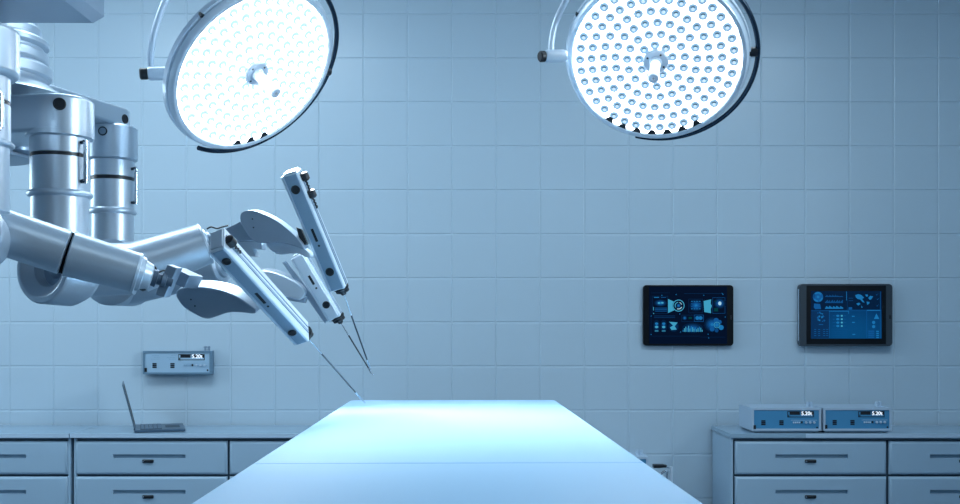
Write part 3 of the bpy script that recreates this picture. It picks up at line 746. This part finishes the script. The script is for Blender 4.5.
# arm B (far column)
YB = 3.7; rB = .078
cB, B = column(112.5, YB, rB, 148, 177, 209.5, 262)
zB = lambda y: CAMZ-(y-HZ)*(YB-.08)*k
hB = part('shoulder_housing', stadium(V((hub.x+.05, 3.3, 0)), V((B.x-.015, B.y, 0)), .1, .075, zB(123.5), zB(104)))
part('shoulder_collar', lathe(nb(), V((B.x, B.y, 0)), V((0, 0, 1)), [(zB(158), .078), (zB(156), .089), (zB(124.5), .089), (zB(122.5), .083)], 56), 'robot', hB)
button(V((B.x, B.y, zB(131.5)))+V((-.03, -1, 0)).normalized()*.088, V((-.03, -1, 0)).normalized(), .0165, hB, 'black', 'robotd')
button(V((B.x-.015, B.y, zB(116)))+V((.93, -.36, 0)).normalized()*.0745, V((.93, -.36, 0)).normalized(), .017, hB)
rail(cB, B, YB, rB, math.radians(78), 168, 202)
# arm C (near column, cut by the frame edge)
YC = 2.2; rC = .084
cC, Cc = column(-31, YC, rC, 70, 96, 138, 208)
zC = lambda y: CAMZ-(y-HZ)*(YC-.05)*k
hC = part('shoulder_housing', stadium(V((-1.75, 2.9, 0)), V((Cc.x, Cc.y, 0)), .11, .103, zC(71), zC(20), .014))
rail(cC, Cc, YC, rC, math.radians(62), 94, 128, .009)

def seg_arm(p0, p1, r0, r1, name, band=True, m='robot', e0=.004, lip=True):
    "tapered arm segment with rounded shoulders"
    L = (p1-p0).length
    pr = [(0, r0-.006), (.003, r0)]
    pr += [(L-.012, r1), (L-.009, r1+.0015), (L-.003, r1), (L, r1-.007)] if lip else [(L-.003, r1), (L, r1-.006)]
    return part(name, lathe(nb(), p0, p1-p0, pr, 64), m)
# lower arm C: elbow, two segments, wrist
e0 = P(-12, 228, 2.16); pb = P(67, 253, 2.36); pe = P(139, 273.5, 2.42)
part('elbow', lathe(nb(), P(-32, 233, 2.17), V((.3, -.95, .05)).normalized(), [(-.13, .06), (-.12, .072), (.02, .077), (.035, .07), (.04, .05), (.04, 0)], 56))
d = (pb-e0).normalized()
sA = seg_arm(P(-14, 226.5, 2.30), pb-d*.0035, .0545, .0535, 'forearm', lip=False)
part('seal_band', lathe(nb(), pb-d*.008, d, [(.001, .048), (.003, .0505), (.012, .0505), (.014, .048)], 56), 'black', sA, 'black seal band')
sB = seg_arm(pb+d*.0035, pe, .0545, .0485, 'forearm')
dn = (pe-pb).normalized()
L0 = .0
wr = part('wrist', lathe(nb(), pe-dn*.004, dn, [(0, .044), (.012, .041), (.014, .036), (.032, .030), (.034, .026), (.036, .018)], 48))
part('wrist_joint', lathe(nb(), pe+dn*.03, dn, [(0, .02), (.012, .022), (.014, .014), (.022, .014), (.024, .018), (.034, .016), (.036, .01), (.05, .01)], 32), 'joint', wr)
part('cable', tube(nb(), smoothpts([pe+dn*.012+V((0, -.01, .034)), P(154, 266, 2.44), P(158, 272, 2.44), P(164, 270.5, 2.45), P(168, 273, 2.46)], 6), .0022, 8), 'black', wr, 'thin black cable')
def plate(pts, Y, ex, bev=.003, sm=0):
    if sm: pts = chaikin(pts, sm)
    return prism(nb(), [P(x, y, Y) for x, y in pts], V(ex), bev, 3)
bk = part('bracket', plate([(167, 264.5), (177, 268), (164, 297.5), (155, 294.5)], 2.45, (.004, .035, .002), .002), 'robotd')
part('bracket_arm', plate([(172, 267), (190, 275.5), (184, 288), (168, 281)], 2.50, (.006, .10, .002), .002), 'robotd', bk)
# pods: curved fin-shaped links
p1_ = [(175.5, 295), (176.5, 290.5), (182, 288), (192, 287), (206, 287.5), (222, 290.5), (236, 296), (248, 304), (257, 311), (255, 314.5), (240, 312.5), (228, 312.5), (216, 317), (207, 320), (196, 315.5), (183, 307.5), (177, 299)]
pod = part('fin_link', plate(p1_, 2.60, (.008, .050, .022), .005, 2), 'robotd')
for x, y in ((191, 299.5), (195, 306)): part('screw', disc(nb(), P(x, y, 2.60), V((0, -1, 0)), .0022, .0012, 12), 'black', pod, 'tiny black screw')

def instrument_arm(a, b, Y0, Y1, wpx, roll, label, btns, slot, knobs, tip, dark_from, bright_from, tipY, flange=1, m='robot', face='face'):
    "long box with bevelled flank: a, b centre line ends in photo pixels"
    A_, B_ = P(*a, Y0), P(*b, Y1); d = (B_-A_).normalized()
    mid = (A_+B_)/2; vd = (V((0, 0, CAMZ))-mid).normalized()
    side = d.cross(vd).normalized()
    if side.x < 0: side = -side
    fr = side.cross(d).normalized()
    if fr.dot(vd) < 0: fr = -fr
    ca, sa = math.cos(roll), math.sin(roll)
    nf = (fr*ca - side*sa).normalized()           # front face normal, turned to the lower left
    ns = (side*ca + fr*sa).normalized()           # flank normal
    Ym = (Y0+Y1)/2
    wf = wpx[0]*Ym*k/ca/2; ws = wpx[1]*Ym*k/sa/2  # half widths of front face and flank
    Lh = (B_-A_).length/2
    c = mid - nf*ws*0 
    body = part('instrument_body', obox(nb(), c, ns*wf, nf*ws, d*Lh, .004, 3), 'body', None, label)
    cf = c+nf*ws
    fp = part('face_panel', obox(nb(), cf, ns*(wf-.0055), nf*.0012, d*(Lh-.004), .001, 1), face, body, 'blue grey front face' if face == 'face' else 'front face coloured pale as if lit', 0)
    bm = nb(); obox(bm, c-ns*(wf+.002)+nf*(ws*.55), ns*.002, nf*ws*.4, d*(Lh-.002), .001, 1)
    part('edge_flange', bm, m, body)
    bm = nb(); obox(bm, c+ns*(wf+.001)+nf*(ws*.15), ns*.0016, nf*ws*.12, d*(Lh*.97), .0006, 1)
    obox(bm, c+ns*(wf+.001)-nf*(ws*.35), ns*.0010, nf*.0015, d*(Lh*.97), 0, 1)
    part('rail_strip', bm, 'robotd', body)
    for t, r in btns:
        button(cf+nf*.001+d*(Lh*(2*t-1)), nf, r, body)
    t0, t1 = slot; part('slot', obox(nb(), cf+nf*.001+d*(Lh*(t0+t1-1))-ns*wf*.02, ns*.0042, nf*.0015, d*Lh*(t1-t0), .0008, 1), 'black', body, 'black slot', 0)
    part('status_dot', disc(nb(), cf+nf*.001+d*(Lh*(2*t1-1)+.014), nf, .0035, .0015, 12), 'black', body)
    bm = nb()
    box_ends = c-d*Lh
    obox(bm, c-d*(Lh+.001), ns*wf*.8, nf*ws*.8, d*.003, .001, 1); part('end_cap', bm, 'robot', body)
    for t, h in knobs:
        q = c+ns*wf+d*(Lh*(2*t-1))+nf*ws*.1; bm = nb()
        cyl(bm, q, q+ns*h*.5, .006, seg=14); lathe(bm, q+ns*h*.4-d*.013, d, [(0, .008), (.003, .013), (.022, .013), (.026, .009)], 20)
        kn = part('knob', bm, 'black', body, 'black adjusting knob')
        bm = nb(); tube(bm, [q+ns*.006+d*(.006+.005*i)+ns*(.003 if i % 2 else 0) for i in range(9)], .0032, 8)
        part('drive_chain', bm, 'black', kn)
    # nose
    q = c+d*Lh
    ns_ = part('nose', lathe(nb(), q-d*.002+ns*wf*.2, d, [(0, .025), (.007, .024), (.010, .018), (.018, .017), (.02, .011), (.028, .008), (.03, .004)], 28), 'black', body, 'black rubber nose')
    for s_ in (-1, 1):
        obj('nose_ring', lathe(nb(), q+d*.004+ns*(wf*.2+s_*.013), d, [(0, .009), (.012, .009), (.015, .005)], 16), 'rubber', ns_)
    s0 = q+d*.02+ns*wf*.2; T = P(*tip, tipY)
    nd = part('needle', tube(nb(), [s0, s0.lerp(T, dark_from)], .0017, 10), 'steel', body, 'thin steel needle')
    obj('shaft', tube(nb(), [s0.lerp(T, dark_from), s0.lerp(T, bright_from)], [.0027, .0024], 10), 'shaft', nd, 'dark instrument shaft')
    sd = d.cross(vd).normalized()
    bm = nb(); u0 = s0.lerp(T, bright_from)
    tube(bm, [u0, u0.lerp(T, .5)+sd*.002, T], [.0019, .0013, .0006], 8)
    tube(bm, [u0, u0.lerp(T, .5)-sd*.002, T-sd*.002], [.0019, .0013, .0006], 8)
    obj('forceps_tip', bm, 'steel', nd, 'bright steel tip')
    return body
import math as _m
R_ = _m.radians
# front instrument
instrument_arm((217, 240), (302.5, 334), 2.42, 2.76, (13.5, 13), R_(30), None, [(.10, .0115), (.86, .0115)], (.42, .53), [(.04, .016)],
               (365, 403.3), .22, .80, 3.40)
# lower link arms behind: elbow A, forearms
nA = V((-.42, -.9, .06)).normalized(); eA = P(42.5, 266.5, 2.80)
el = part('elbow', lathe(nb(), eA, -nA, [(.052, .05), (.02, .056), (.004, .08), (0, .083), (-.003, .09), (-.001, .1), (.007, .105), (.1, .104), (.13, .09), (.135, 0)], 72, caps=False))
part('elbow_socket', lathe(nb(), eA-nA*.05, nA, [(-.004, 0), (-.004, .053), (0, .053), (.002, .03), (.01, .022), (.014, 0)], 40, caps=False), 'robotd', el, 'dark inner socket')
q0, q1, q2 = P(66, 270, 2.99), P(137, 268, 3.02), P(207, 243, 3.08)
dd = (q2-q1).normalized()
fa = seg_arm(q0, q1-dd*.008, .082, .078, 'forearm', lip=False)
part('seal_band', lathe(nb(), q1-dd*.02, dd, [(.004, .066), (.01, .072), (.02, .072), (.024, .066)], 56), 'black', fa, 'black seal band')
fb = seg_arm(q1, q2, .078, .0635, 'forearm')
w2 = part('wrist', lathe(nb(), q2-dd*.003, dd, [(0, .05), (.008, .044), (.01, .034), (.018, .032), (.02, .016), (.05, .014)], 48), 'robotd')
part('cable', tube(nb(), smoothpts([P(207, 229, 2.97), P(211, 227, 2.97), P(217, 228.5, 2.98), P(222, 227, 2.99), P(228, 225.5, 3.0)], 6), .0025, 8), 'black', w2, 'thin black cable')
bk2 = part('bracket', plate([(224, 229.5), (240, 221.5), (253, 240), (240, 242)], 3.04, (.01, .04, .004), .002), 'robotd')
part('bracket_arm', plate([(231, 243), (246, 238), (262, 243), (262, 250), (252, 249), (256, 257), (248, 256)], 3.07, (.006, .03, .003), .002), 'robot', bk2)
part('bracket_block', plate([(211, 238), (221, 229), (232, 240), (222, 252)], 3.03, (.004, .05, .003), .003), 'robotd', bk2)
p2_ = [(240, 221), (240, 214), (244, 210.8), (252, 210), (262, 213), (276, 220), (289, 230), (299, 240), (304, 247.5), (304, 250), (296, 246.5), (284, 243), (273, 242.5), (262, 243.5), (254, 241.5), (246, 233.5)]
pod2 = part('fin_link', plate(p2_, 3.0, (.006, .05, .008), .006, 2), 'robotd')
for x, y in ((252.5, 219), (253.5, 227.5)): part('screw', disc(nb(), P(x, y, 3.0), V((0, -1, 0)), .0022, .0012, 12), 'black', pod2, 'tiny black screw')
part('lower_fin', plate([(264, 243), (276, 241.5), (292, 242), (305, 248.5), (312, 256.5), (308, 258.5), (298, 253), (288, 253.5), (278, 255), (270, 250)], 3.04, (.004, .05, .004), .004, 1), 'robot', pod2)
part('fin_trim', plate([(296, 227), (301, 229), (307, 243), (304, 246), (299, 238)], 3.02, (0, .03, 0), .002), 'black', pod2, 'black edge trim')
# upper instrument
instrument_arm((291.5, 172), (339.5, 287.5), 2.98, 3.13, (15.5, 5.5), R_(20), None, [(.125, .0135), (.83, .0135)], (.455, .565), [(.06, .022), (.205, .022)],
               (370.5, 369.5), .28, .86, 3.40)
# rear arm: elbow, forearm, wrist, link, instrument
part('elbow', lathe(nb(), P(108, 272, 3.52), V((.25, 1, 0)).normalized(), [(0, .07), (.004, .1), (.012, .118), (.14, .118), (.15, .1), (.15, 0)], 64))
r0_, r1_ = P(122, 282, 3.6), P(222, 264, 3.5)
fc = seg_arm(r0_, r1_, .088, .066, 'forearm')
dr = (r1_-r0_).normalized()
part('wrist', lathe(nb(), r1_-dr*.003, dr, [(0, .05), (.01, .045), (.012, .03), (.04, .026), (.042, .018), (.09, .016)], 40), 'robot')
part('bracket', plate([(238, 262), (262, 268), (268, 284), (252, 290), (236, 280)], 3.42, (.0, .05, 0), .003), 'robot')
p3_ = [(258, 270), (270, 271), (282, 275), (295, 281), (303, 287), (306, 293), (303, 299), (298, 300.5), (288, 297), (276, 296), (262, 296), (254, 284)]
pod3 = part('fin_link', plate(p3_, 3.34, (.004, .06, .012), .006, 2), 'robot')
part('fin_trim', plate([(276, 296.5), (290, 297), (300, 300), (307, 296), (304, 303), (292, 301)], 3.34, (0, .04, 0), .002), 'robotd', pod3)
ib = instrument_arm((298.5, 254), (336, 317), 3.32, 3.38, (13, 4), R_(16), None, [(.77, .0125)], (.31, .45), [],
               (373, 375.5), .26, .86, 3.40, face='body')  # front face paler: the light it catches is put into its colour
fl_ = part('side_fin', plate([(282, 262.5), (286, 260.5), (309, 291), (328, 318), (325, 323.5), (318, 314)], 3.36, (0, .02, 0), .002), 'robotd')

# ------------------------------------------------------------------ light
def area(name, loc, target, size, power, col, sy=None, spread=None):
    l = bpy.data.lights.new(name, 'AREA'); l.shape = 'RECTANGLE'; l.size = size; l.size_y = sy or size; l.energy = power; l.color = col
    if spread: l.spread = spread
    o = bpy.data.objects.new(name, l); COL.objects.link(o); o.location = loc
    o.rotation_euler = (V(target)-V(loc)).to_track_quat('-Z', 'Y').to_euler(); return o
BL = (.68, .87, 1.)
area('ceiling_luminaire', (-1.7, 4.0, 3.57), (-1.7, 4.4, 0), 1.6, 60, BL, 1.0)
area('ceiling_luminaire_right', (1.7, 3.6, 3.57), (1.7, 4.0, 0), 1.6, 50, BL, 1.0)
area('ceiling_luminaire_front', (0, .6, 3.57), (0, 1.6, 0), 2.4, 12, BL, 1.0)
area('fill_light_left', (-4.05, 4.2, 2.2), (0, 3.2, 1.6), 1.2, 50, BL, 1.6)  # unseen light added for bright left edges on the robot
area('fill_light_right', (3.85, 1.6, 2.6), (-1, 2.9, 1.8), 1.2, 60, BL, 1.2, R_(110))  # unseen light added to brighten the robot's right sides and instrument flanks
def spot(name, C, n, aim, power, cone, col):
    l = bpy.data.lights.new(name, 'SPOT'); l.energy = power; l.spot_size = R_(cone); l.spot_blend = 1; l.color = col; l.shadow_soft_size = .2 if cone > 65 else .06
    o = bpy.data.objects.new(name, l); COL.objects.link(o); o.location = C+n*.165
    o.rotation_euler = (V(aim)-o.location).to_track_quat('-Z', 'Y').to_euler()
spot('lamp_beam', CL, nL, (-.28, 2.75, 1.2), 125, 66, (.8, .95, 1))
spot('lamp_beam_right', CR, nR, (-.08, 2.85, 1.2), 90, 66, (.8, .95, 1))

w = bpy.data.worlds.new('world'); bpy.context.scene.world = w; w.use_nodes = True
w.node_tree.nodes['Background'].inputs[0].default_value = (.42, .66, .95, 1); w.node_tree.nodes['Background'].inputs[1].default_value = .13

# ------------------------------------------------------------------ camera
cam = bpy.data.cameras.new('camera'); co = bpy.data.objects.new('camera', cam); COL.objects.link(co)
co.location = (0, 0, CAMZ); co.rotation_euler = (PI/2, 0, 0)
cam.sensor_width = 36; cam.lens = 36*F/960; cam.shift_x = 0; cam.shift_y = (HZ-252)/960.; cam.clip_start = .05
scn = bpy.context.scene; scn.camera = co
for o in list(bpy.data.objects):
    if '_o' in o: del o['_o']
scn.view_settings.view_transform = 'Standard'; scn.view_settings.look = 'None'; scn.view_settings.gamma = 1
scn.view_settings.use_curve_mapping = False; scn.view_settings.exposure = 0.0
